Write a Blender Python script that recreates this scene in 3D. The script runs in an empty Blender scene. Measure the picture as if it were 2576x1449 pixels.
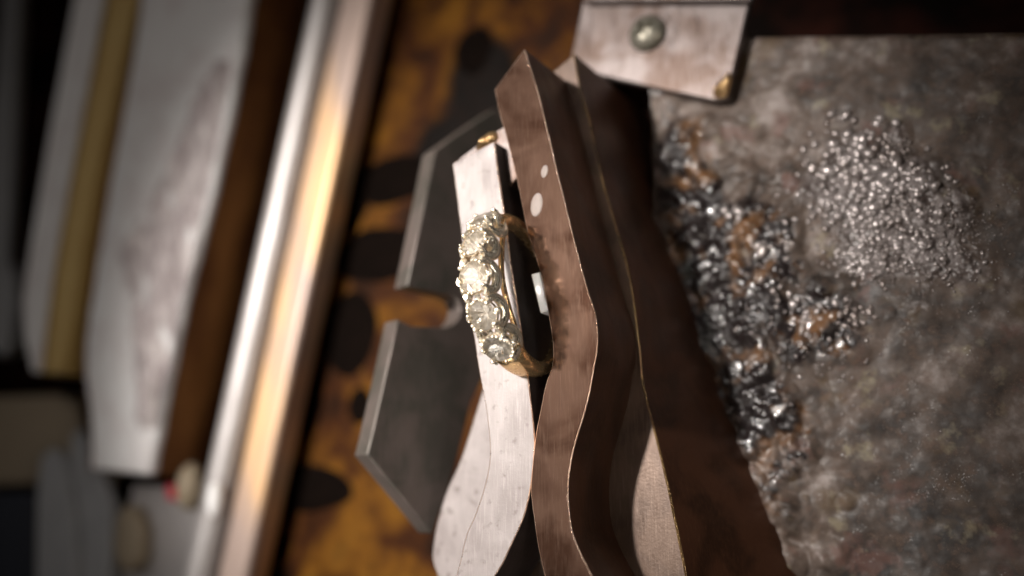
import bpy, bmesh, math, random
from mathutils import Vector, Matrix, noise
random.seed(12)
SC = bpy.context.scene
R = math.radians
# ------------------------------------------------------------------ camera (1 unit = 1 cm)
VX = Vector((.866, 0, -.5))                      # image right
VZ = Vector((.489, -.208, .847)).normalized()    # towards the camera
VY = VZ.cross(VX).normalized(); VX = VY.cross(VZ).normalized()
DIST = 13.0
cam = bpy.data.cameras.new('camera'); camo = bpy.data.objects.new('camera', cam)
SC.collection.objects.link(camo); SC.camera = camo
cam.sensor_width = 36; cam.lens = 36.0; cam.clip_start = .1; cam.clip_end = 500
camo.matrix_world = Matrix((( VX.x, VY.x, VZ.x, VZ.x*DIST), (VX.y, VY.y, VZ.y, VZ.y*DIST),
                            (VX.z, VY.z, VZ.z, VZ.z*DIST), (0,0,0,1)))
cam.dof.use_dof = True; cam.dof.focus_distance = DIST-.62; cam.dof.aperture_fstop = .08
CP = VZ*DIST
def ray(X, Y): return (VX*(X-1288)/2576 + VY*(724.5-Y)/2576 - VZ)
def at(X, Y, z=0.0):
    d = ray(X, Y); return CP + d*((z-CP.z)/d.z)
def atp(X, Y, p0, n):
    d = ray(X, Y); return CP + d*((p0-CP).dot(n)/d.dot(n))
# ------------------------------------------------------------------ light
w = bpy.data.worlds.new('World'); SC.world = w; w.use_nodes = True
w.node_tree.nodes['Background'].inputs[0].default_value = (.30, .22, .16, 1)
w.node_tree.nodes['Background'].inputs[1].default_value = .012
def lamp(name, kind, loc, target, energy, col, **k):
    l = bpy.data.lights.new(name, kind); o = bpy.data.objects.new(name, l); SC.collection.objects.link(o)
    l.energy = energy; l.color = col
    for a, b in k.items(): setattr(l, a, b)
    o.location = loc
    o.rotation_euler = (Vector(target)-Vector(loc)).to_track_quat('-Z', 'Y').to_euler()
    return o
EL, AZ = R(74), R(50)
Ldir = Vector((-math.cos(AZ)*math.cos(EL), math.sin(AZ)*math.cos(EL), math.sin(EL)))
TG = Vector((-3.4, .3, -1.5))
lamp('bench_lamp', 'SPOT', TG+Ldir*48, TG, 262000, (1, .93, .87), spot_size=R(22), spot_blend=1.0, shadow_soft_size=1.3)
lamp('lamp_panel', 'AREA', (-.49*34, .21*34, .847*34), (0, 0, 0), 500, (1, .92, .87), spread=R(60), shape='RECTANGLE', size=24, size_y=34)
for q_, (dx, dy, dz, e_, s_) in enumerate(((-.75, .45, .5, 150, 1.6), (.1, .55, .83, 150, 1.6), (-.75, -.5, .5, 150, 1.6), (.45, -.45, .78, 160, 1.2), (-.1, -.8, .6, 350, 4), (.75, -.2, .62, 420, 7), (-.3, -.9, .26, 420, 7))):  # unseen small lights, added for glints on the ring and soft fill
    lamp('added_sparkle_fill', 'AREA', (dx*34, dy*34, dz*34), (-.5, .1, .3), e_*.06, (1, .93, .85), spread=R(22), shape='RECTANGLE', size=s_, size_y=s_*.5)
for q_ in range(9):  # more unseen lights scattered overhead, added to make the stones sparkle
    a_ = q_*2.4; z_ = .5+.45*((q_*7) % 9)/9; r_ = math.sqrt(1-z_*z_)
    dv = Vector((r_*math.cos(a_), r_*math.sin(a_), z_))
    if (dv-Vector((-.49, .21, .847))).length < .35: continue
    lamp('added_sparkle_fill', 'AREA', dv*34, (-.5, .1, .3), 13, (1, .95, .9), shape='RECTANGLE', size=1.0, size_y=.7, spread=R(21))
lamp('added_warm_fill', 'AREA', (28, -8, 20), (.6, 0, -1), 36, (1, .70, .46), spread=R(40), shape='RECTANGLE', size=14, size_y=10)  # unseen warm fill, added to lift the right-facing walls
SC.view_settings.view_transform = 'Standard'; SC.view_settings.look = 'None'
SC.view_settings.exposure = -.2; SC.view_settings.gamma = 1
SC.render.engine = 'CYCLES'
SC.cycles.max_bounces = 10; SC.cycles.transmission_bounces = 8; SC.cycles.glossy_bounces = 6
SC.cycles.sample_clamp_indirect = 6
SC.render.resolution_x = 1024; SC.render.resolution_y = 576
# ------------------------------------------------------------------ materials
def srgb(r, g, b):
    f = lambda c: ((c/255+.055)/1.055)**2.4 if c > 10 else c/255/12.92
    return (f(r), f(g), f(b), 1)
class NT:
    def __init__(s, name):
        s.m = bpy.data.materials.new(name); s.m.use_nodes = True
        s.t = s.m.node_tree; s.b = s.t.nodes['Principled BSDF']
        s.tc = s.t.nodes.new('ShaderNodeTexCoord'); s.co = s.tc.outputs['Object']
    def n(s, ty, ins=None, **at_):
        nd = s.t.nodes.new(ty)
        for k, v in at_.items(): setattr(nd, k, v)
        for k, v in (ins or {}).items():
            if isinstance(v, bpy.types.NodeSocket): s.t.links.new(v, nd.inputs[k])
            else: nd.inputs[k].default_value = v
        return nd
    def mapped(s, scale, rot=(0,0,0)):
        return s.n('ShaderNodeMapping', {'Vector': s.co, 'Scale': scale, 'Rotation': rot}).outputs[0]
    def noise(s, scale, det=4, rough=.55, vec=None, dist=0):
        return s.n('ShaderNodeTexNoise', {'Vector': vec or s.co, 'Scale': scale, 'Detail': det, 'Roughness': rough, 'Distortion': dist}).outputs[0]
    def ramp(s, f, stops):
        r = s.n('ShaderNodeValToRGB', {0: f}); e = r.color_ramp.elements
        while len(e) < len(stops): e.new(.5)
        for i, (p, c) in enumerate(stops):
            e[i].position = p; e[i].color = c if len(c) == 4 else (*c, 1)
        return r.outputs[0]
    def mix(s, f, a, b, bt='MIX'):
        m = s.n('ShaderNodeMix', data_type='RGBA', blend_type=bt)
        for i, v in ((0, f), (6, a), (7, b)):
            if isinstance(v, bpy.types.NodeSocket): s.t.links.new(v, m.inputs[i])
            else: m.inputs[i].default_value = v
        return m.outputs[2]
    def rng(s, f, a, b, lo=0, hi=1):
        return s.n('ShaderNodeMapRange', {0: f, 1: lo, 2: hi, 3: a, 4: b}).outputs[0]
    def bump(s, h, st, dist=.01):
        o = s.n('ShaderNodeBump', {'Height': h, 'Strength': st, 'Distance': dist}).outputs[0]
        s.t.links.new(o, s.b.inputs['Normal']); return o
    def set(s, **k):
        for a, v in k.items():
            a = {'base': 'Base Color', 'metal': 'Metallic', 'rough': 'Roughness', 'ior': 'IOR', 'trans': 'Transmission Weight',
                 'coat': 'Coat Weight', 'spec': 'Specular IOR Level', 'sss': 'Subsurface Weight'}[a]
            if isinstance(v, bpy.types.NodeSocket): s.t.links.new(v, s.b.inputs[a])
            else: s.b.inputs[a].default_value = v
        return s.m
def g(v): return (v, v, v, 1)

def worn_metal(name, c1, c2, c3, metal=.6, r0=.32, r1=.55, streak=(14, .8, 14), rotz=0, spots=0.0, bmp=.35):
    n = NT(name)
    st = n.noise(3.2, 8, .7, n.mapped(streak, (0, 0, rotz)))
    big = n.noise(1.3, 3, .5, dist=.6)
    fine = n.noise(26, 5, .65)
    col = n.mix(n.rng(big, 0, 1, .42, .6), c1, c2)
    col = n.mix(n.rng(st, 0, .8, .5, .78), col, c3)
    if spots:
        sp = n.noise(7, 3, .5)
        col = n.mix(n.rng(sp, 0, spots, .60, .70), col, (c1[0]*.35, c1[1]*.28, c1[2]*.26, 1))
    rg = n.rng(n.noise(5, 6, .7, n.mapped((1, .25, 1), (0, 0, rotz))), r0, r1, .3, .7)
    h = n.mix(.5, st, fine)
    n.bump(h, bmp, .01)
    return n.set(base=col, metal=metal, rough=rg)
M = {}
M['pale'] = worn_metal('pale_worn_steel', srgb(132, 125, 123), srgb(115, 107, 105), srgb(154, 146, 144), .12, .35, .6, rotz=.1, spots=.55)
M['brown'] = worn_metal('brown_heat_tinted_steel', srgb(100, 77, 64), srgb(68, 47, 36), srgb(120, 98, 84), .94, .07, .115, rotz=.22, spots=.0, bmp=.05)
M['dark'] = worn_metal('dark_brown_bar_steel', srgb(84, 66, 54), srgb(62, 46, 36), srgb(116, 98, 86), .4, .25, .5, rotz=.15)
M['plate'] = worn_metal('grey_sheet_steel', srgb(94, 85, 80), srgb(75, 72, 66), srgb(112, 98, 96), .35, .3, .5, rotz=.1)
M['tab'] = worn_metal('stained_tab_steel', srgb(110, 102, 100), srgb(80, 66, 59), srgb(125, 118, 117), .75, .25, .45, rotz=1.2)
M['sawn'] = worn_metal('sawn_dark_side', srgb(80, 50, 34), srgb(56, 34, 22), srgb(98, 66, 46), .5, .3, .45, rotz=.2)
M['shade'] = worn_metal('shaded_grey_side', srgb(62, 54, 52), srgb(46, 40, 38), srgb(76, 68, 64), .4, .4, .55, rotz=.2)  # darker copy for the pale bar's sides, paints in the gap's shade
M['edge'] = worn_metal('bright_edge_highlight', srgb(214, 184, 164), srgb(180, 146, 124), srgb(236, 214, 196), .8, .2, .4, rotz=.2)  # pale bevel colour that paints a highlight along the wavy bars' edges
M['gedge'] = worn_metal('yellow_edge_highlight', srgb(130, 104, 70), srgb(84, 62, 42), srgb(190, 160, 116), .8, .2, .4, rotz=.2)  # yellowish bevel colour, a painted glint along the clamp block's edge
M['screw'] = worn_metal('screw_steel', srgb(142, 138, 126), srgb(120, 116, 104), srgb(160, 156, 142), .7, .3, .4)
n = NT('dark_recess'); n.bump(n.noise(12), .3); M['black'] = n.set(base=g(.008), rough=.5)

n = NT('polished_gold_alloy')
n.bump(n.noise(30, 4, .6), .08, .005)
M['gold'] = n.set(base=n.mix(n.rng(n.noise(3, 2), 0, 1, .35, .65), (1, .70, .36, 1), (.95, .64, .34, 1)), metal=.88, rough=n.rng(n.noise(18, 4), .18, .3, .3, .7))
n = NT('white_gold'); n.bump(n.noise(40, 4, .6), .1, .005)
M['wgold'] = n.set(base=(.97, .87, .70, 1), metal=.8, rough=.2)
n = NT('gold_solder'); n.bump(n.noise(14, 4, .6), .5, .02)
M['solder'] = n.set(base=(.75, .5, .25, 1), metal=.9, rough=.3)
# diamond: refraction with facet-sharp reflection
n = NT('diamond_crown'); t = n.t
tr = n.n('ShaderNodeBsdfTransparent', {'Color': (1, .99, .97, 1)})
gs = n.n('ShaderNodeBsdfGlossy', {'Color': (1, .98, .95, 1), 'Roughness': .04})
fr_ = n.n('ShaderNodeFresnel', {'IOR': 2.4})
mx = n.n('ShaderNodeMixShader', {0: n.rng(fr_.outputs[0], .06, .9), 1: tr.outputs[0], 2: gs.outputs[0]})
t.links.new(mx.outputs[0], t.nodes['Material Output'].inputs[0]); M['crown'] = n.m
n = NT('diamond_pavilion'); M['pavilion'] = n.set(base=(1, .97, .92, 1), metal=.66, rough=.13)
n = NT('pale_lamp_glint'); n.bump(n.noise(20), .3); M['lamp_glint'] = n.set(base=srgb(126, 115, 109), rough=.6)  # pale colour of the painted lamp reflections on the brown bar
n = NT('matte_white'); n.bump(n.noise(30), .1); M['matte'] = n.set(base=g(.9), rough=.9, spec=.1)

def T_amber():
    n = NT('burnt_amber_board')
    v = n.n('ShaderNodeTexNoise', {'Vector': n.co, 'Scale': .55, 'Detail': 3, 'Roughness': .5, 'Distortion': .7}).outputs[0]
    v2 = n.noise(1.6, 4, .6)
    vo = n.n('ShaderNodeTexVoronoi', {'Vector': n.mix(.18, n.co, n.n('ShaderNodeTexNoise', {'Vector': n.co, 'Scale': .9}).outputs[1]), 'Scale': .62, 'Randomness': .9}, feature='SMOOTH_F1').outputs[0]
    c = n.ramp(n.mix(.35, v, v2), [(.36, srgb(14, 7, 4)), (.47, srgb(54, 28, 9)), (.58, srgb(96, 62, 17)), (.76, srgb(116, 82, 30))])
    c = n.mix(n.rng(vo, 1, 0, .24, .36), c, srgb(12, 8, 6))
    c = n.mix(n.rng(n.noise(4, 5, .7), 0, .5, .5, .7), c, srgb(34, 16, 6))
    n.bump(n.noise(6, 5, .6), .3, .03)
    return n.set(base=c, rough=n.rng(v2, .45, .7, .3, .7), spec=.05)
M['amber'] = T_amber()
n = NT('charred_varnish'); n.bump(n.noise(6, 5, .6), .4, .03); M['char'] = n.set(base=n.mix(n.noise(3, 4), srgb(5, 4, 3), srgb(18, 11, 8)), rough=.9, spec=.03)
n = NT('white_enamel'); n.bump(n.noise(3, 5), .2, .02)
M['white'] = n.set(base=n.mix(n.rng(n.noise(1.2, 5, .6), 0, .7, .45, .7), srgb(246, 246, 246), srgb(228, 220, 220)), rough=.45)
n = NT('crumpled_crust'); h = n.noise(3.5, 7, .7, n.mapped((1.6, .35, 1), (0, 0, -.25)), .4); n.bump(h, .9, .12)
M['crumple'] = n.set(base=n.mix(n.rng(h, 0, 1, .4, .62), srgb(176, 162, 164), srgb(240, 232, 230)), rough=.35)
n = NT('brown_shaded_side'); n.bump(n.noise(4, 5), .3, .02)
M['side_shade'] = n.set(base=n.mix(n.rng(n.noise(1.1, 4, .6, n.mapped((1, .35, 1))), 0, 1, .4, .65), srgb(119, 75, 44), srgb(167, 114, 65)), rough=.5)  # white bar's side: brown paints in shade and amber bounced from the board
n = NT('brass_strip'); n.bump(n.noise(3, 5), .2, .02)
M['brass'] = n.set(base=n.mix(n.noise(1, 3), srgb(214, 186, 118), srgb(196, 160, 92)), rough=.45, metal=.1)
n = NT('chrome'); n.bump(n.noise(2.2, 4, .5, n.mapped((1, .25, 1))), .35, .05)
M['chrome'] = n.set(base=n.mix(n.noise(.9, 3, .5), srgb(196, 194, 194), srgb(170, 163, 160)), metal=.5, rough=.46)
n = NT('warm_chrome'); n.bump(n.noise(2.2, 4, .5, n.mapped((1, .25, 1))), .35, .05)
M['wchrome'] = n.set(base=n.mix(n.rng(n.noise(.8, 3, .5, n.mapped((1, .3, 1))), 0, 1, .4, .6), srgb(226, 186, 142), srgb(180, 160, 150)), metal=.4, rough=.46)
n = NT('dark_maroon'); n.bump(n.noise(3, 5), .3, .02)
M['maroon'] = n.set(base=n.mix(n.rng(n.noise(.7, 4), 0, 1, .4, .65), srgb(12, 7, 5), srgb(44, 20, 14)), rough=.8, spec=.05)
n = NT('beige_plastic'); n.bump(n.noise(5, 3), .2, .01); M['beige'] = n.set(base=srgb(160, 145, 122), rough=.6)
n = NT('grey_plastic'); n.bump(n.noise(5, 3), .2, .01); M['grey'] = n.set(base=n.mix(n.noise(1.5, 3), srgb(180, 182, 184), srgb(150, 152, 156)), rough=.5)
n = NT('navy_plastic'); n.bump(n.noise(5, 3), .2, .01); M['navy'] = n.set(base=srgb(34, 40, 54), rough=.6)
n = NT('red_plastic'); n.bump(n.noise(5, 3), .2, .01); M['red'] = n.set(base=srgb(190, 60, 72), rough=.5)

def T_crust():
    n = NT('flux_crusted_steel')
    a = n.noise(.6, 4, .6, dist=.3); b = n.noise(1.8, 5, .6, dist=.15); c = n.noise(6, 5, .65)
    stv = n.mapped((1.2, 6, 1), (0, 0, -.12)); s = n.noise(4, 8, .75, stv)
    col = n.ramp(n.mix(.5, a, b), [(.38, srgb(24, 18, 15)), (.46, srgb(52, 42, 35)), (.54, srgb(78, 66, 58)), (.62, srgb(122, 112, 107))])
    col = n.mix(n.rng(c, 0, .55, .52, .66), col, srgb(88, 72, 62))
    col = n.mix(n.rng(n.noise(1.7, 4, .6, n.mapped((1, 1, 1), (1, 2, 3)), .2), 0, .55, .58, .68), col, srgb(90, 61, 53))
    col = n.mix(n.rng(n.noise(1.3, 4, .6, n.mapped((1, 1, 1), (2, 1, .3)), .2), 0, .5, .6, .7), col, srgb(77, 59, 32))
    col = n.mix(n.rng(n.noise(2.1, 4, .6, n.mapped((1, 1, 1), (.4, 1.5, 2.3)), .1), 0, .6, .6, .7), col, srgb(120, 112, 91))
    col = n.mix(n.rng(s, 0, .3, .56, .7), col, srgb(60, 50, 44))
    h = n.mix(.35, n.mix(.2, c, s), n.noise(44, 5, .75))
    n.bump(h, .16, .04)
    aC = n.n('ShaderNodeAttribute', attribute_name='cluster').outputs['Fac']; aG = n.n('ShaderNodeAttribute', attribute_name='glaze_shade').outputs['Fac']
    e = n.noise(7, 6, .7)
    add = lambda p, q, k: n.n('ShaderNodeMath', {0: p, 1: n.rng(q, -k, k, .2, .8)}, operation='ADD').outputs[0]
    mC = n.rng(add(aC, e, .25), 0, 1, .35, .6); mG = n.rng(add(aG, e, .3), 0, 1, .38, .62)
    col = n.mix(mC, col, n.mix(n.rng(n.noise(4, 5), 0, 1, .42, .6), srgb(71, 63, 60), srgb(119, 112, 110)))
    dk = n.mix(n.rng(n.noise(2.2, 5), 0, 1, .52, .66), srgb(27, 22, 22), srgb(92, 66, 44))
    col = n.mix(mG, col, dk)
    rg = n.mix(n.rng(n.noise(48, 3, .6), 0, 1, .60, .66), n.rng(n.noise(3, 5, .7), .48, .85, .35, .62), g(.3))
    rg = n.mix(mC, rg, n.rng(n.noise(9, 4), .14, .5, .4, .6)); rg = n.mix(mG, rg, n.rng(n.noise(5, 4), .2, .5, .4, .62))
    return n.set(base=col, metal=.0, rough=rg, coat=n.rng(mG, 0, .3))
M['crust'] = T_crust()
n = NT('grey_glassy_flux'); n.bump(n.noise(18), .2, .01)
M['bead'] = n.set(base=n.mix(n.rng(n.noise(2, 3), 0, 1, .4, .6), srgb(104, 95, 91), srgb(150, 143, 141)), rough=.22, coat=.35, metal=.4)
n = NT('bubbled_flux'); n.bump(n.noise(22, 5, .7), .5, .02)
M['cluster'] = n.set(base=n.mix(n.rng(n.noise(4, 5), 0, 1, .42, .6), srgb(92, 80, 74), srgb(160, 152, 150)), rough=n.rng(n.noise(9, 4), .12, .5, .4, .6), coat=.5, metal=.2)
n = NT('dark_glassy_flux'); n.bump(n.noise(5, 4, .5), .35, .03)
M['glaze_shade'] = n.set(base=n.mix(n.rng(n.noise(2.2, 4), 0, 1, .52, .68), srgb(24, 19, 20), srgb(104, 62, 36)), rough=.14, coat=1.0)
# ------------------------------------------------------------------ object helpers
def link(name, me, mats, parent=None, loc=None):
    o = bpy.data.objects.new(name, me)
    for m in (mats if isinstance(mats, (list, tuple)) else [mats]):
        if len(me.materials) < len(mats if isinstance(mats, (list, tuple)) else [mats]): me.materials.append(M[m])
    SC.collection.objects.link(o)
    if parent: o.parent = parent
    if loc is not None: o.location = loc
    return o
def fin(name, bm, mats, parent=None, smooth=35, bevel=0, loc=None, seg=2):
    bmesh.ops.recalc_face_normals(bm, faces=bm.faces)
    me = bpy.data.meshes.new(name); bm.to_mesh(me); bm.free()
    if smooth:
        me.polygons.foreach_set('use_smooth', [True]*len(me.polygons)); me.set_sharp_from_angle(angle=R(smooth))
    o = link(name, me, mats, parent, loc)
    if bevel:
        b = o.modifiers.new('bevel', 'BEVEL'); b.width = bevel; b.segments = seg; b.limit_method = 'ANGLE'; b.angle_limit = R(40)
        b.harden_normals = False
    return o
def tag(o, label, cat, group=None, kind=None):
    if label: o['label'] = label
    if cat: o['category'] = cat
    if group: o['group'] = group
    if kind: o['kind'] = kind
    return o
def empty(name, loc, label, cat, rz=0, group=None):
    o = bpy.data.objects.new(name, None); o.empty_display_size = .3; SC.collection.objects.link(o)
    o.location = loc; o.rotation_euler = (0, 0, rz); return tag(o, label, cat, group)
def crom(pts, n):
    out = []; m = len(pts)
    L = [0]
    for i in range(1, m): L.append(L[-1]+(pts[i]-pts[i-1]).length)
    for k in range(n+1):
        s = L[-1]*k/n; i = 0
        while i < m-2 and L[i+1] < s: i += 1
        t = (s-L[i])/(L[i+1]-L[i])
        p0 = pts[max(i-1, 0)]; p1 = pts[i]; p2 = pts[i+1]; p3 = pts[min(i+2, m-1)]
        out.append(.5*((2*p1)+(p2-p0)*t+(2*p0-5*p1+4*p2-p3)*t*t+(3*p1-p0-3*p2+p3)*t**3))
    return out
def ribbon(name, left, right, zt, zb, mat, parent=None, n=90, across=5, bevel=.014, wob=.004, flare=0):
    """a solid bar between two traced edges, top at zt, bottom at zb"""
    Lp = crom([at(x, y, zt) for x, y in left], n); Rp = crom([at(x, y, zt) for x, y in right], n)
    bm = bmesh.new(); top = []
    for i in range(n+1):
        row = []
        for j in range(across+1):
            p = Lp[i].lerp(Rp[i], j/across)
            if j in (0, across):
                q = noise.noise(Vector((p.x*3+j*9, p.y*3, 1)))*wob*1.5 + noise.noise(Vector((p.x*11, p.y*11, j)))*wob
                p = p + (Rp[i]-Lp[i]).normalized()*q
            row.append(bm.verts.new(p))
        top.append(row)
    bot = [[bm.verts.new((v.co.x+(flare*max(0, min(1, (1.5-v.co.y)/5.5)) if j == across else 0), v.co.y, zb)) for j, v in enumerate(row)] for row in top]
    F = bm.faces.new
    for i in range(n):
        for j in range(across):
            F((top[i][j], top[i+1][j], top[i+1][j+1], top[i][j+1])); F((bot[i][j], bot[i][j+1], bot[i+1][j+1], bot[i+1][j]))
        for j in (0, across): F((top[i][j], top[i+1][j], bot[i+1][j], bot[i][j]))
    for i in (0, n):
        for j in range(across): F((top[i][j], top[i][j+1], bot[i][j+1], bot[i][j]))
    if not isinstance(mat, list): return fin(name, bm, mat, parent, 40, bevel)
    bmesh.ops.recalc_face_normals(bm, faces=bm.faces)
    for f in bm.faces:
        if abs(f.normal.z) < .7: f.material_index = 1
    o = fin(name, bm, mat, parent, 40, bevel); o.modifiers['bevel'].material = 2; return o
def slab(name, pts, zt, zb, mat, parent=None, bevel=.02, smooth=35, seg=2):
    P = [at(x, y, zt) for x, y in pts]
    bm = bmesh.new(); vs = [bm.verts.new(p) for p in P]; f = bm.faces.new(vs)
    r = bmesh.ops.extrude_face_region(bm, geom=[f])
    for v in [e for e in r['geom'] if isinstance(e, bmesh.types.BMVert)]: v.co.z = zb
    return fin(name, bm, mat, parent, smooth, bevel, seg=seg)
def tube(bm, pts, rad, seg=8, closed=False, flat=None):
    n = len(pts); rings = []; up = None
    for i, p in enumerate(pts):
        a = pts[(i-1) % n] if closed or i > 0 else p; b = pts[(i+1) % n] if closed or i < n-1 else p
        d = (b-a).normalized()
        if up is None:
            up = Vector((0, 1, 0)) if abs(d.y) < .9 else Vector((1, 0, 0))
        s = d.cross(up).normalized(); up = s.cross(d).normalized()
        r = rad(i/(n-1)) if callable(rad) else rad
        rings.append([bm.verts.new(p+(s*math.cos(2*math.pi*k/seg)*r*(flat or 1)+up*math.sin(2*math.pi*k/seg)*r)) for k in range(seg)])
    for i in range(n if closed else n-1):
        A = rings[i]; B = rings[(i+1) % n]
        for k in range(seg): bm.faces.new((A[k], A[(k+1) % seg], B[(k+1) % seg], B[k]))
    if not closed:
        bm.faces.new(rings[0][::-1]); bm.faces.new(rings[-1])
def ball(bm, c, r, sub=1, sc=(1, 1, 1)):
    q = bmesh.ops.create_icosphere(bm, subdivisions=sub, radius=r)
    for v in q['verts']: v.co = Vector((v.co.x*sc[0], v.co.y*sc[1], v.co.z*sc[2]))+c

def lump(name, pts, z, par, hgt=.09, seed=0):
    """one irregular frozen puddle over a traced outline"""
    P = crom([at(x, y, z) for x, y in pts+[pts[0]]], 40)[:-1]; c = sum(P, Vector())/len(P); bm = bmesh.new(); rr = []
    for q in range(9):
        f = 1-q/8.5; row = []
        for p in P:
            v = c.lerp(p, f); hh = hgt*(1-f**2.5)*(.55+1.3*abs(noise.noise(Vector((v.x*6, v.y*6, seed)))))
            row.append(bm.verts.new(Vector((v.x, v.y, z+hh-(.015 if q == 0 else 0)))-par.location))
        rr.append(row)
    for a, b in zip(rr, rr[1:]):
        for k in range(len(P)): bm.faces.new((a[k], a[(k+1) % len(P)], b[(k+1) % len(P)], b[k]))
    bm.faces.new(rr[-1]); return fin(name, bm, 'solder', par, 80)
# ================================================================== SETTING
bm = bmesh.new()
for x, y in ((-30, -22), (22, -22), (22, 26), (-30, 26)): bm.verts.new((x, y, -7.2))
bm.faces.new(bm.verts[:]); tag(fin('bench_top', bm, 'maroon', smooth=0), None, None, kind='structure')
# amber board beneath the clamp
slab_pts = [(960, -260), (1530, -260), (1500, 150), (1330, 420), (1290, 900), (1250, 1700), (520, 1700)]
o = slab('scorched_board', slab_pts, -5.2, -5.6, 'amber', bevel=.03)
tag(o, 'glossy amber board with burnt black spots lying under the clamp', 'board')
for k, (X, Y, a, b_) in enumerate(((768,1010,48,70),(905,1020,30,48),(775,1228,112,62),(690,1372,44,40),(960,640,120,70),(870,500,60,90),(1000,450,110,60),(880,840,70,110),(1190,130,46,60))):
    bm = bmesh.new(); cc = at(X, Y, -5.198); ra = (at(X+a, Y, -5.198)-cc).length; rb = (at(X, Y+b_, -5.198)-cc).length; rings_ = []
    for (fr2, z_) in ((1.0, -.004), (.93, .02), (.5, .035)):
        rings_.append([bm.verts.new((fr2*ra*math.cos(q*math.pi/16)*(1+.22*noise.noise(Vector((math.cos(q*math.pi/16), math.sin(q*math.pi/16), k*3)))), fr2*rb*math.sin(q*math.pi/16)*(1+.22*noise.noise(Vector((math.cos(q*math.pi/16), math.sin(q*math.pi/16), k*3+9)))), z_)) for q in range(32)])
    for A_, B_ in zip(rings_, rings_[1:]):
        for q in range(32): bm.faces.new((A_[q], A_[(q+1) % 32], B_[(q+1) % 32], B_[q]))
    bm.faces.new(rings_[-1])
    sp_ = fin('burn_mark', bm, 'char', o, 60); sp_.location = cc

# ================================================================== RING
C = at(1307, 744, -.08)
aX = Vector((.165, -.986, 0)).normalized()
ring = empty('diamond_ring', (C.x, C.y, C.z), 'gold ring with a row of five round diamonds, gripped between the two wavy bars', 'ring', math.atan2(aX.y, aX.x))
def rp(phi, r, w=0): return Vector((math.sin(phi)*r, w, math.cos(phi)*r))
def loft(bm, rings, closed=False):
    n = len(rings)
    for i in range(n if closed else n-1):
        A = rings[i]; B = rings[(i+1) % n]; m = len(A)
        for k in range(m): bm.faces.new((A[k], A[(k+1) % m], B[(k+1) % m], B[k]))
    if not closed: bm.faces.new(rings[0][::-1]); bm.faces.new(rings[-1])
# shank: domed outside, flat inside, wider at the shoulders
bm = bmesh.new(); rs = []
N = 90
for i in range(N+1):
    ph = R(52 + (304-52)*i/N); e = abs(i/N-.5)*2
    hw = .15 + .06*e**3; rin = .885; th = .155 + .04*e**2 - (.06*max(0, (e-.93)/.07))
    row = []
    for k in range(20):
        a = 2*math.pi*k/20; cx, sx = math.cos(a), math.sin(a)
        yy = hw*math.copysign(abs(cx)**.75, cx)
        rr = rin + th*(.5+.5*sx) if sx > 0 else rin + th*(.5+.5*math.copysign(abs(sx)**.35, sx))
        row.append(bm.verts.new(rp(ph, rr, yy)))
    rs.append(row)
loft(bm, rs); fin('shank', bm, 'gold', ring, 60)
# gallery rails, one each side
for sd in (1, -1):
    bm = bmesh.new(); rs = []
    for i in range(41):
        u = i/40*2-1; ph = R(60*u); w_ = sd*(.185-.03*abs(u)**3)
        rr = .735+.15*abs(u)**3; hh = .030; ww = .024
        rs.append([bm.verts.new(rp(ph, rr+hh*b_, w_+ww*a_)) for a_, b_ in ((-1, -1), (0, -1.3), (1, -1), (1.3, 0), (1, 1), (0, 1.3), (-1, 1), (-1.3, 0))])
    loft(bm, rs); fin('gallery_rail', bm, 'gold', ring, 60)
# brilliant
def brilliant(rad, name, parent, mat):
    jt = lambda v: v+Vector((random.uniform(-1, 1), random.uniform(-1, 1), random.uniform(-1, 1)))*rad*.15
    """round brilliant: clear crown facets over a pleated, mirror-bright pavilion"""
    bm = bmesh.new(); V = bm.verts.new
    P2 = lambda r_, d, z: V((r_*rad*math.cos(R(d)), r_*rad*math.sin(R(d)), z*rad))
    T = [P2(.54, 45*i, .30) for i in range(8)]; Mi = [P2(.78, 45*i+22.5, .18) for i in range(8)]
    G = [P2(1, 22.5*i, .02) for i in range(16)]; H = [P2(1, 22.5*i, -.03) for i in range(16)]
    P = [P2(.52, 22.5*i+11.25, -.40+(.10 if i % 2 else -.05)) for i in range(16)]
    Q = [P2(.24, 22.5*i, -.60+(.09 if i % 2 else -.04)) for i in range(16)]
    K = V((0, 0, -.80*rad)); F = bm.faces.new; pav = []
    F(T)
    for i in range(8):
        j = (i+1) % 8
        F((T[i], Mi[i], T[j])); F((T[j], Mi[i], G[2*j], Mi[j]))
        F((Mi[i], G[2*i], G[2*i+1])); F((Mi[i], G[2*i+1], G[(2*i+2) % 16]))
    for i in range(16):
        j = (i+1) % 16
        pav += [F((P[i], H[i], H[j])), F((P[i], H[j], P[j])), F((Q[j], P[i], P[j])), F((Q[i], P[i], Q[j])), F((K, Q[i], Q[j]))]
        F((G[i], H[i], H[j], G[j]))
    for v in P+Q: v.co = jt(v.co)+Vector((0, 0, random.uniform(-.05, .05)*rad))
    for v in Mi: v.co = v.co.lerp(jt(v.co), .5)
    for f in pav: f.material_index = 1
    bmesh.ops.rotate(bm, verts=bm.verts, cent=(0, 0, 0), matrix=Matrix.Rotation(random.uniform(0, .7), 3, 'Z'))
    bmesh.ops.transform(bm, matrix=mat, verts=bm.verts)
    bmesh.ops.recalc_face_normals(bm, faces=bm.faces)
    me = bpy.data.meshes.new(name); bm.to_mesh(me); bm.free(); return link(name, me, ['crown', 'pavilion'], parent)
PH = [-52, -26.5, -1.5, 23, 46.5]; SR = [.178, .178, .196, .182, .186]
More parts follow.
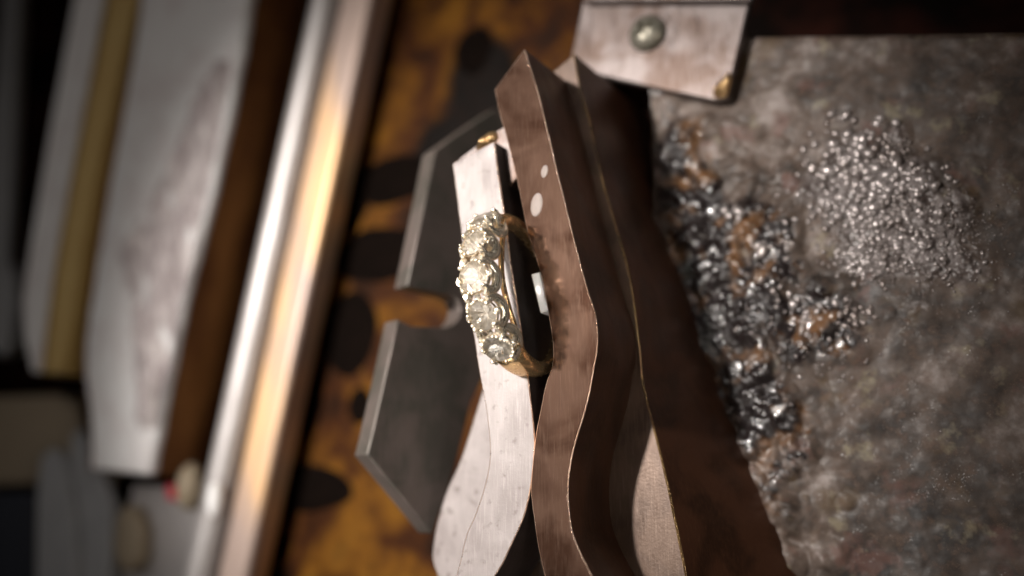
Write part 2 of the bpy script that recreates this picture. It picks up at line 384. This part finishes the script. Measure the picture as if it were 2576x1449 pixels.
for i, (pd, sr) in enumerate(zip(PH, SR)):
    ph = R(pd); fr = Matrix.Rotation(ph, 4, 'Y'); org = rp(ph, 1.10)
    brilliant(sr, 'diamond', ring, Matrix.Translation(org) @ fr)
    L2 = lambda x, y, z: org + fr.to_3x3() @ Vector((x, y, z))
    # cup wall below the stone
    bm = bmesh.new(); rs = []
    for k in range(28):
        a = 2*math.pi*k/28; ca, sa = math.cos(a), math.sin(a)
        prof = [(sr*1.06, -.005), (sr*1.10, -.03), (sr*.95, -.10), (sr*.70, -.175), (sr*.62, -.17), (sr*.84, -.09), (sr*.97, -.03)]
        rs.append([bm.verts.new(L2(r_*ca, r_*sa, z_)) for r_, z_ in prof])
    loft(bm, rs, True); cup = fin('setting', bm, 'wgold', ring, 60)
    # scalloped loops and inner post, each side
    for sd in (1, -1):
        bm = bmesh.new(); pts = []
        for k in range(19):
            a = math.pi*k/18
            pts.append(L2(-math.cos(a)*sr*1.02, sd*(sr*.72+.055*math.sin(a)), .0-.225*math.sin(a)**.8))
        tube(bm, pts, lambda u: .022+.026*math.sin(math.pi*u), 10, flat=1.6)
        fin('scallop', bm, 'wgold', cup, 60)
        bm = bmesh.new()
        tube(bm, [L2(0, sd*sr*1.02, -.02), L2(0, sd*sr*1.05, -.07), L2(0, sd*sr*.9, -.13), L2(0, sd*sr*.7, -.19)], lambda u: .05-.012*u, 10)
        ball(bm, L2(0, sd*sr*1.02, -.04), .05, 2)
        fin('post', bm, 'wgold', cup, 60)
    # grain beads and claws around the girdle
    bm = bmesh.new()
    nb = 20
    for k in range(nb):
        a = 2*math.pi*(k+.5+random.uniform(-.25, .25))/nb
        if random.random() < .25: continue
        r_ = sr*(1.03 + random.uniform(-.02, .03))
        ball(bm, L2(r_*math.cos(a), r_*math.sin(a), .012+random.uniform(-.006, .012)), .023*random.uniform(.6, 1.3), 1, (1, 1, .7))
    fin('bead_row', bm, 'wgold', cup, 50)['kind'] = 'stuff'
    for k in range(4):
        a = R(45+90*k); bm = bmesh.new()
        tube(bm, [L2(sr*1.16*math.cos(a), sr*1.16*math.sin(a), -.10), L2(sr*1.15*math.cos(a), sr*1.15*math.sin(a), 0), L2(sr*1.0*math.cos(a), sr*1.0*math.sin(a), .045)], lambda u: .036-.008*u, 8)
        ball(bm, L2(sr*1.02*math.cos(a), sr*1.02*math.sin(a), .04), .034, 1)
        fin('claw', bm, 'wgold', cup, 50)
# small accent stones between the big ones
for i in range(4):
    pm = R((PH[i]+PH[i+1])/2)
    for w_ in (-.13, .13, 0):
        brilliant(.052 if w_ else .04, 'accent_diamond', ring, Matrix.Translation(rp(pm, 1.10 if w_ else 1.085, w_)) @ Matrix.Rotation(pm, 4, 'Y'))

# ================================================================== CLAMP BARS
A_L = [(1138,411),(1143,450),(1160,587),(1178,760),(1196,874),(1210,962),(1222,1026),(1230,1093),(1232,1150),(1220,1220),(1194,1297),(1174,1342),(1154,1424),(1120,1540),(1080,1680)]
A_R = [(1244,355),(1252,420),(1269,539),(1291,705),(1306,793),(1318,880),(1330,965),(1342,1067),(1345,1133),(1336,1220),(1317,1302),(1276,1394),(1245,1449),(1190,1540),(1120,1680)]
B_L = [(1244,225),(1256,286),(1276,356),(1304,469),(1326,583),(1344,639),(1365,709),(1385,827),(1391,888),(1386,928),(1373,965),(1358,1037),(1345,1113),(1336,1210),(1338,1271),(1353,1373),(1370,1449),(1400,1540),(1440,1680)]
B_R = [(1319,123),(1348,212),(1374,313),(1408,456),(1430,543),(1448,617),(1478,726),(1497,786),(1504,835),(1503,878),(1493,935),(1477,1016),(1444,1128),(1430,1210),(1433,1296),(1449,1363),(1490,1449),(1540,1540),(1610,1680)]
C_R = [(1445,134),(1462,225),(1485,304),(1521,465),(1582,683),(1607,850),(1618,960),(1643,1067),(1669,1169),(1694,1286),(1727,1449),(1748,1560),(1770,1680)]
C_L = [(1385,185),(1385,300),(1385,400),(1340,520),(1325,683),(1330,850),(1340,960),(1330,1067),(1335,1169),(1320,1286),(1290,1449),(1260,1560),(1220,1680)]
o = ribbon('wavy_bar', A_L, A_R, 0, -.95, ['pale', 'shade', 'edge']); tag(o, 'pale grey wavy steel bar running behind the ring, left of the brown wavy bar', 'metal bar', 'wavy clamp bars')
o = empty('wavy_bar', at(1400, 700, -1.1), 'brown heat tinted wavy steel bar carrying the ring shadow and two pale painted glints', 'metal bar', group='wavy clamp bars')
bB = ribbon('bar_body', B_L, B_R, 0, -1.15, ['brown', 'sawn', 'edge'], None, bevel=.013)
bB.parent = o; bB.matrix_parent_inverse = Matrix.Translation(-o.location)
barB = o
for (x, y, a, b_, rot) in ((1350, 515, .085, .155, -.15), (1370, 431, .05, .085, -.2)):  # pale discs that imitate lamp reflections on the polished bar
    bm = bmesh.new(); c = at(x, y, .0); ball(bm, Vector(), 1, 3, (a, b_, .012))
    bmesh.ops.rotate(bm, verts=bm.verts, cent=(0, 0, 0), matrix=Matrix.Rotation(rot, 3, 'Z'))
    s = fin('glint_spot', bm, 'lamp_glint', barB, 60); s.location = c-barB.location
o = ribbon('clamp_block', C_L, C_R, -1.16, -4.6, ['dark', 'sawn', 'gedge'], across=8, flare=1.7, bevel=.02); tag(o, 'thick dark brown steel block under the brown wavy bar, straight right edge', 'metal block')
# added white chip, standing in for brightness seen through the gap
o = slab('added_gap_bright_chip', [(1336,690),(1358,684),(1380,782),(1359,788)], -.05, -1.15, 'matte', bevel=.01); tag(o, 'small white chip added for the brightness in the gap seen through the ring', 'chip')
# pale strip low at the left of the pale bar
Sl = [(1240,880),(1219,960),(1190,1060),(1153,1169),(1123,1235),(1098,1320),(1087,1400),(1100,1449),(1120,1520),(1150,1600)]
Sr = [(1270,880),(1280,960),(1290,1060),(1300,1169),(1290,1235),(1270,1320),(1240,1400),(1220,1449),(1200,1520),(1190,1600)]
o = ribbon('spring_strip', Sl, Sr, -1.3, -1.7, 'pale', bevel=.03); tag(o, 'pale blurred steel strip curving out below the grey wavy bar', 'metal strip')
# slotted bracket: tilted sheet, edge lit
nrm = Vector((.94, 0, .34)).normalized(); p0 = at(1045, 550, -.95)
out = [(1247,273),(1170,324),(1095,377),(1059,552),(1024,719),(1060,727),(1096,735),(1128,740),(1150,752),(1160,775),(1154,800),(1140,816),(1123,824),(1080,823),(1036,821),(1000,803),(984,881),(934,1105),(924,1144),(1010,1248),(1088,1343),(1120,1250),(1150,1150),(1185,1010),(1240,900),(1300,700),(1300,300)]
bm = bmesh.new(); vs = [bm.verts.new(atp(x, y, p0, nrm)) for x, y in out]; f = bm.faces.new(vs)
r = bmesh.ops.extrude_face_region(bm, geom=[f])
for v in [e for e in r['geom'] if isinstance(e, bmesh.types.BMVert)]: v.co -= nrm*.34
o = fin('slotted_bracket', bm, 'plate', None, 30, .02); tag(o, 'dark grey sheet metal bracket with rounded slot, left of the ring', 'bracket')
# little plate end with solder, above the pale bar
o = empty('backing_tab', at(1240, 350, -.6), 'small tan steel tab with gold solder at the top end of the grey wavy bar', 'metal tab')
tb = slab('tab_plate', [(1150,402),(1245,330),(1300,300),(1330,420),(1280,470)], -.25, -.5, 'tab'); tb.parent = o; tb.matrix_parent_inverse = Matrix.Translation(-o.location)
lump('solder_blob', [(1196,378),(1212,352),(1232,332),(1250,332),(1254,350),(1238,362),(1215,376)], -.245, o, .10, 3)
# ================================================================== TAB WITH SCREW
tabo = empty('screw_plate', at(1640, 120, -2.4), 'grey steel plate with cross head screw at top, gold solder on its corner', 'metal plate')
def sub(o, par): o.parent = par; o.matrix_parent_inverse = Matrix.Translation(-par.location); return o
sub(slab('plate', [(1465,8),(1430,172),(1664,227),(1795,254),(1830,247),(1857,130),(1887,0),(1905,-90),(1480,-90)], -2.72, -2.9, 'tab', bevel=.03), tabo)
sub(slab('flange', [(1465,4),(1478,-120),(1910,-120),(1889,2)], -2.55, -2.715, 'tab', bevel=.03), tabo)
sc = at(1628, 84, -2.69); hr = .30
bm = bmesh.new(); rs = []
prof = [(0.001, .17), (.06, .168), (.12, .158), (.18, .135), (.23, .10), (.27, .06), (.295, .02), (.30, -.03)]
for r_, z_ in prof: rs.append([bm.verts.new((r_*math.cos(2*math.pi*k/40), r_*math.sin(2*math.pi*k/40), z_)) for k in range(40)])
for a_, b_ in zip(rs, rs[1:]):
    for k in range(40): bm.faces.new((a_[k], a_[(k+1) % 40], b_[(k+1) % 40], b_[k]))
bm.faces.new(rs[0]); bm.faces.new(rs[-1][::-1])
scr = fin('screw', bm, 'screw', tabo, 50); scr.location = sc-tabo.location; scr.rotation_euler = (0, 0, .5)
bm = bmesh.new()
wd, ln = .05, .19
cr = [(wd,wd),(ln,wd),(ln,-wd),(wd,-wd),(wd,-ln),(-wd,-ln),(-wd,-wd),(-ln,-wd),(-ln,wd),(-wd,wd),(-wd,ln),(wd,ln)]
tp = [bm.verts.new((x, y, .25)) for x, y in cr]; bt = [bm.verts.new((x*.55, y*.55, .0)) for x, y in cr]
bm.faces.new(tp); bm.faces.new(bt[::-1])
for k in range(12): bm.faces.new((tp[k], bt[k], bt[(k+1) % 12], tp[(k+1) % 12]))
bmesh.ops.recalc_face_normals(bm, faces=bm.faces); mc = bpy.data.meshes.new('cut'); bm.to_mesh(mc); bm.free()
cut = bpy.data.objects.new('cutter', mc); SC.collection.objects.link(cut); cut.matrix_world = Matrix.Translation(sc) @ Matrix.Rotation(.5, 4, 'Z')
md = scr.modifiers.new('b', 'BOOLEAN'); md.object = cut; md.operation = 'DIFFERENCE'
bpy.context.view_layer.update()
dg = bpy.context.evaluated_depsgraph_get(); me2 = bpy.data.meshes.new_from_object(scr.evaluated_get(dg))
scr.modifiers.clear(); scr.data = me2; me2.name = 'screw'
if not me2.materials: me2.materials.append(M['screw'])
bpy.data.objects.remove(cut)
lump('solder_blob', [(1793,244),(1797,222),(1810,205),(1826,192),(1836,180),(1840,200),(1834,225),(1828,243),(1810,248)], -2.717, tabo, .12, 5)

# ================================================================== FLUX CRUSTED BLOCK
ZB = -3.1
BN = Vector((.03, 0, 1)).normalized()
def zb(x): return -3.0-.03*(x-2.3)
def bx(X, Y): p = atp(X, Y, Vector((2.3, 0, -3.0)), BN); return p.x, p.y
corn = [bx(1680, 90), bx(2700, 60), bx(1680, 1560), bx(2700, 1560)]
x0 = .8; x1 = max(c[0] for c in corn)+1.0; y1t = bx(1890, 92)[1]; y0 = min(c[1] for c in corn)-.6
def blob(X, Y, x, y, rx, ry, rot=0):
    cx, cy = bx(X, Y); dx, dy = x-cx, y-cy; c, s = math.cos(rot), math.sin(rot)
    return math.exp(-(((dx*c+dy*s)/rx)**2+((-dx*s+dy*c)/ry)**2))
def vor(v):
    d = noise.voronoi(v)[0][0]; return math.sqrt(max(0, 1-(d/.62)**2))
def masks(x, y):
    v = Vector((x, y, 0))
    cl = max(blob(2210, 480, x, y, 1.15, .75, -.4), blob(2290, 600, x, y, .95, .65, -.4))
    st = max(blob(1810, 720, x, y, .62, 2.9, .22)*1.2, blob(1930, 620, x, y, .42, 1.0, .25), blob(2060, 830, x, y, .75, .6), blob(1960, 800, x, y, .3, .9, .2)*.9, blob(1990, 1080, x, y, .4, .8, .2)*.75)  # dark flux lumps; wall-side blob also paints in the clamp block's shadow band
    return cl+.35*noise.noise(v*2.2), st+.30*noise.noise(v*1.9+Vector((7, 0, 0)))
def height(x, y):
    v = Vector((x, y, 0))
    h = .06*noise.fractal(v*.8, 1, 2, 4) + .007*noise.fractal(v*2.7+Vector((5, 1, 2)), 1, 2, 3)
    far = max(0, min(1, (ytop(x)-y-.5)/1.6))
    wall = min(1, max(0, 1-(x-2.3+.35*noise.noise(v*.9))/1.5))*far
    h += wall*(.18*abs(noise.noise(v*1.6))+.10*abs(noise.noise(v*3.6+Vector((3, 3, 3))))+.03*noise.noise(v*8))
    cl, st = masks(x, y); cl = max(0, min(1, (cl-.25)*2.2)); st = max(0, min(1, (st-.25)*2.2))
    h += cl*(.05+.055*vor(v*7)+.03*vor(v*13)) + st*(.10+.07*vor(v*3.5)+.012*vor(v*9)+.10*noise.noise(v*2.2))
    h += .0035*noise.fractal(v*8, 1, 2, 2) 
    return h
ea, eb = bx(1890, 92), bx(2620, 78)
def ytop(x): return ea[1]+(eb[1]-ea[1])*(x-ea[0])/(eb[0]-ea[0])
bm = bmesh.new(); NX, NY = 400, 440
grid = []
ea, eb = bx(1890, 92), bx(2620, 78)
def ytop(x): return ea[1]+(eb[1]-ea[1])*(x-ea[0])/(eb[0]-ea[0])
for j in range(NY+1):
    row = []
    for i in range(NX+1):
        x = x0+(x1-x0)*i/NX; y = y0+(ytop(x)-y0)*j/NY
        h = height(x, y)
        edge = min(1, (ytop(x)-y)/.08); h = h*edge - .04*(1-edge)
        row.append(bm.verts.new((x, y, zb(x)+h)))
    grid.append(row)
for j in range(NY):
    for i in range(NX):
        bm.faces.new((grid[j][i], grid[j][i+1], grid[j+1][i+1], grid[j+1][i]))
block = empty('steel_block', ((x0+x1)/2, (y0+y1t)/2, -7.2), 'large grey brown steel block crusted with flux, filling the right side', 'steel block')
low = [bm.verts.new((v.co.x, v.co.y, -7.19)) for v in grid[NY]]
for i in range(NX): bm.faces.new((grid[NY][i], grid[NY][i+1], low[i+1], low[i]))
for v in bm.verts: v.co -= block.location
cf = fin('crusted_face', bm, 'crust', block, 0); cf.data.polygons.foreach_set('use_smooth', [True]*(NX*NY+NX))
MK = [masks(v.co.x+block.location.x, v.co.y+block.location.y) for v in cf.data.vertices]
for nm_, q in (('cluster', 0), ('glaze_shade', 1)):
    at_ = cf.data.attributes.new(nm_, 'FLOAT', 'POINT'); at_.data.foreach_set('value', [m_[q] for m_ in MK])
# glassy beads
ICO = []
for sb in (1, 2):
    b_ = bmesh.new(); bmesh.ops.create_icosphere(b_, subdivisions=sb, radius=1)
    ICO.append(([tuple(v.co) for v in b_.verts], [tuple(v.index for v in f.verts) for f in b_.faces])); b_.free()
BV, BF = [], []
def beads(X, Y, sx, sy, rot, cnt, r0, r1, sgn=1):
    for _ in range(cnt):
        u, v = random.gauss(0, 1), random.gauss(0, 1)
        if u*u+v*v > 4.5: continue
        c, s = math.cos(rot), math.sin(rot); X_ = X+u*sx*c-v*sy*s; Y_ = Y+u*sx*s+v*sy*c
        x, y = bx(X_, Y_); r_ = random.uniform(r0, r1)*(.6+.8*random.random())
        if y > ytop(x)-.1: continue
        tv, tf = ICO[1 if r_ > .03 else 0]; b0_ = len(BV); c_ = Vector((x, y, zb(x)+height(x, y)+r_*.25))-block.location
        q_ = random.uniform(0, 3.1); e_ = random.uniform(.75, 1.35); cq, sq = math.cos(q_), math.sin(q_); z_ = random.uniform(.45, .8); dd = random.uniform(-.45, 0)
        BV.extend([(c_.x+(v[0]*e_*cq-v[1]*sq/e_)*r_*(1+.12*v[2]), c_.y+(v[0]*e_*sq+v[1]*cq/e_)*r_, c_.z+(v[2]*z_+dd)*r_) for v in tv]); BF.extend([tuple(b0_+q for q in f) for f in tf])
random.seed(3)
beads(2170, 400, 80, 55, .3, 150, .035, .08)
beads(2120, 480, 60, 50, .5, 70, .035, .065)
beads(2260, 470, 80, 60, .6, 260, .022, .055)
beads(2240, 570, 90, 55, .2, 330, .018, .045)
beads(2290, 640, 100, 50, .1, 520, .012, .028)
beads(2180, 660, 60, 30, .1, 160, .015, .036)
beads(2400, 560, 60, 50, .1, 220, .010, .022)
beads(2150, 790, 28, 22, .6, 30, .03, .055)
beads(2010, 770, 40, 22, .3, 22, .025, .045)
beads(2110, 850, 60, 50, .3, 50, .015, .03)
beads(1860, 545, 14, 10, .3, 6, .05, .075); beads(1925, 632, 10, 8, .3, 5, .04, .065)
beads(2040, 900, 70, 70, .3, 70, .012, .03)
beads(2200, 1020, 90, 60, .3, 90, .007, .016)
beads(2420, 700, 70, 60, .3, 120, .006, .014)
beads(1950, 700, 50, 120, .3, 120, .01, .03)
me = bpy.data.meshes.new('flux_beads'); me.from_pydata(BV, [], BF); me.polygons.foreach_set('use_smooth', [True]*len(BF))
link('flux_beads', me, 'bead', block)['kind'] = 'stuff'
# ================================================================== LEFT: BARS ON THE BENCH (far out of focus)
def bar(name, tl, tr, bl, br, zt, zb, mat, **k):
    return slab(name, [tl, tr, br, bl], zt, zb, mat, **k)
def ext(a, b, y0_, y1_):
    """extend the line a-b to rows y0_, y1_"""
    f = lambda y: a[0]+(b[0]-a[0])*(y-a[1])/(b[1]-a[1])
    return (f(y0_), y0_), (f(y1_), y1_)
# polished rail: rod + flange
t0, b0 = ext((796, 0), (535, 1169), -200, 1700); t1, b1 = ext((853, 0), (604, 1169), -200, 1700); t2, b2 = ext((931, 0), (678, 1169), -200, 1700)
rail = empty('polished_rail', at(700, 720, -5), 'bright polished double rail, nearest the amber board', 'rail')
bm = bmesh.new()
pa = at((t0[0]+t1[0])/2, t0[1], -4.3); pb = at((b0[0]+b1[0])/2, b0[1], -4.3); rad = (at(t1[0], t1[1], -4.3)-at(t0[0], t0[1], -4.3)).length*.52
pts = [pa.lerp(pb, k/12)-rail.location for k in range(13)]
tube(bm, pts, rad, 32); fin('rod', bm, 'chrome', rail, 60)
sub(bar('flange_strip', t1, t2, b1, b2, -4.2, -4.9, 'wchrome', bevel=.12, seg=5), rail)
# white bar with crumpled crust
wl = [(372,-200),(340,100),(275,460),(235,710),(215,850),(212,930),(222,1010),(228,1100),(225,1180)]
wr = [(650,-200),(610,100),(535,460),(470,710),(440,850),(425,930),(408,1010),(392,1100),(375,1195)]
wb = empty('white_bar', at(350, 700, -5), 'broad white bar with crumpled crust, left of the polished rail', 'bar')
o = ribbon('bar_top', wl, wr, -3.7, -3.95, 'white', None, n=40, bevel=.08, wob=.02); sub(o, wb)
o = ribbon('bar_side', [(a-0, b) for a, b in wl], [(a-2, b) for a, b in wr], -3.955, -6.3, 'side_shade', None, n=40, bevel=.0); sub(o, wb)
# crust sheet, displaced
bm = bmesh.new(); gr = []
cl_ = [(540,150),(505,220),(430,400),(345,560),(300,640),(330,760),(335,900),(345,1000),(350,1080)]
cr_ = [(590,150),(575,220),(540,400),(505,560),(488,640),(455,760),(430,900),(408,1000),(395,1080)]
Lc = crom([at(x, y, -3.69) for x, y in cl_], 70); Rc = crom([at(x, y, -3.69) for x, y in cr_], 70)
for i in range(71):
    row = []
    for j in range(25):
        u = j/24; p = Lc[i].lerp(Rc[i], u)
        if j == 0: p = p + Vector((.25*noise.noise(Vector((i*.35, 0, 0))), 0, 0))
        e = min(1, min(u, 1-u)*6)*min(1, min(i, 70-i)/4)
        hz = e*(.10+.26*noise.fractal(Vector((p.x*2.2+p.y*.5, p.y*.8, 3)), 1, 2, 4)) - (1-e)*.01
        row.append(bm.verts.new(p-wb.location+Vector((0, 0, hz))))
    gr.append(row)
for i in range(70):
    for j in range(24): bm.faces.new((gr[i][j], gr[i][j+1], gr[i+1][j+1], gr[i+1][j]))
fin('crust', bm, 'crumple', wb, 80)
# ivory + brass bar
yb = empty('brass_edged_bar', at(130, 600, -5), 'narrow white bar with yellow brass side, second from the left', 'bar')
o = slab('bar_top', [(215,-200),(186,0),(120,350),(75,620),(55,760),(60,850),(80,935),(96,938),(112,800),(135,640),(190,350),(259,0),(290,-200)], -3.6, -3.72, 'white', bevel=.04); sub(o, yb)
o = slab('brass_side', [(259,0),(190,350),(135,640),(112,800),(96,938),(160,940),(188,760),(205,640),(262,350),(342,0),(370,-200),(290,-200)], -3.75, -4.6, 'brass', bevel=.03); sub(o, yb)
# far left dull pieces
o = slab('dim_strip', [(20,-200),(60,-200),(10,700),(-60,700)], -5.2, -5.5, 'grey', bevel=.05); tag(o, 'dim grey strip at the far left edge, behind the brass edged bar', 'strip')
o = slab('small_jar_lid', [(0,700),(30,660),(40,760),(22,880),(0,900),(-40,860),(-40,700)], -5.0, -5.4, 'grey', bevel=.1, seg=4); tag(o, 'dim rounded grey lid at the left edge beside the brass edged bar', 'lid')
o = slab('beige_box', [(-120,1000),(140,990),(185,1015),(205,1080),(205,1215),(-120,1225)], -5.4, -6.6, 'beige', bevel=.15, seg=4); tag(o, 'beige box in the lower left, beyond the white scraper blades', 'box')
o = slab('navy_box', [(-120,1240),(90,1236),(95,1560),(-120,1560)], -5.3, -6.6, 'navy', bevel=.1); tag(o, 'dark navy box in the bottom left corner', 'box')
o = slab('plastic_blade', [(178,1090),(200,1078),(240,1140),(275,1260),(278,1340),(262,1600),(190,1600),(170,1200)], -4.6, -4.9, 'grey', bevel=.08, seg=3); tag(o, 'pointed pale grey plastic blade, right one of the lower left pair', 'blade', 'pointed plastic blades')
o = slab('plastic_blade', [(100,1150),(130,1125),(155,1150),(185,1300),(190,1420),(185,1600),(85,1600),(90,1250)], -4.4, -4.7, 'grey', bevel=.08, seg=3); tag(o, 'rounded pale grey plastic blade, left one of the lower left pair', 'blade', 'pointed plastic blades')
o = slab('round_cap', [(285,1300),(310,1265),(335,1280),(352,1330),(350,1400),(330,1440),(295,1440),(280,1380)], -4.6, -5.0, 'beige', bevel=.15, seg=4); tag(o, 'dim beige rounded cap right of the plastic blades', 'cap')
tray = slab('steel_tray', [(330,1215),(470,1225),(560,1200),(640,1215),(600,1700),(250,1700),(300,1400)], -4.95, -5.15, 'chrome', bevel=.1, seg=3); tag(tray, 'dull steel tray at the bottom left, under the white bar end', 'tray')
o = slab('red_cap', [(412,1222),(432,1216),(444,1236),(438,1262),(418,1258)], -4.5, -4.8, 'red', bevel=.06, seg=3); tag(o, 'small red cap at the lower end of the white bar', 'cap')
bm = bmesh.new(); ball(bm, Vector(), 1, 3, (.16, .34, .14)); o = fin('white_oval', bm, 'matte', None, 60, loc=at(540, 1256, -3.95)); tag(o, 'white oval piece sitting on the polished rail near the bottom', 'piece')  # plain white oval on the rod
bm = bmesh.new(); ball(bm, Vector(), 1, 3, (.28, .5, .3)); o = fin('cream_stone', bm, 'beige', None, 60, loc=at(480, 1225, -4.6)); tag(o, 'cream pebble between the white bar end and the polished rail', 'pebble')
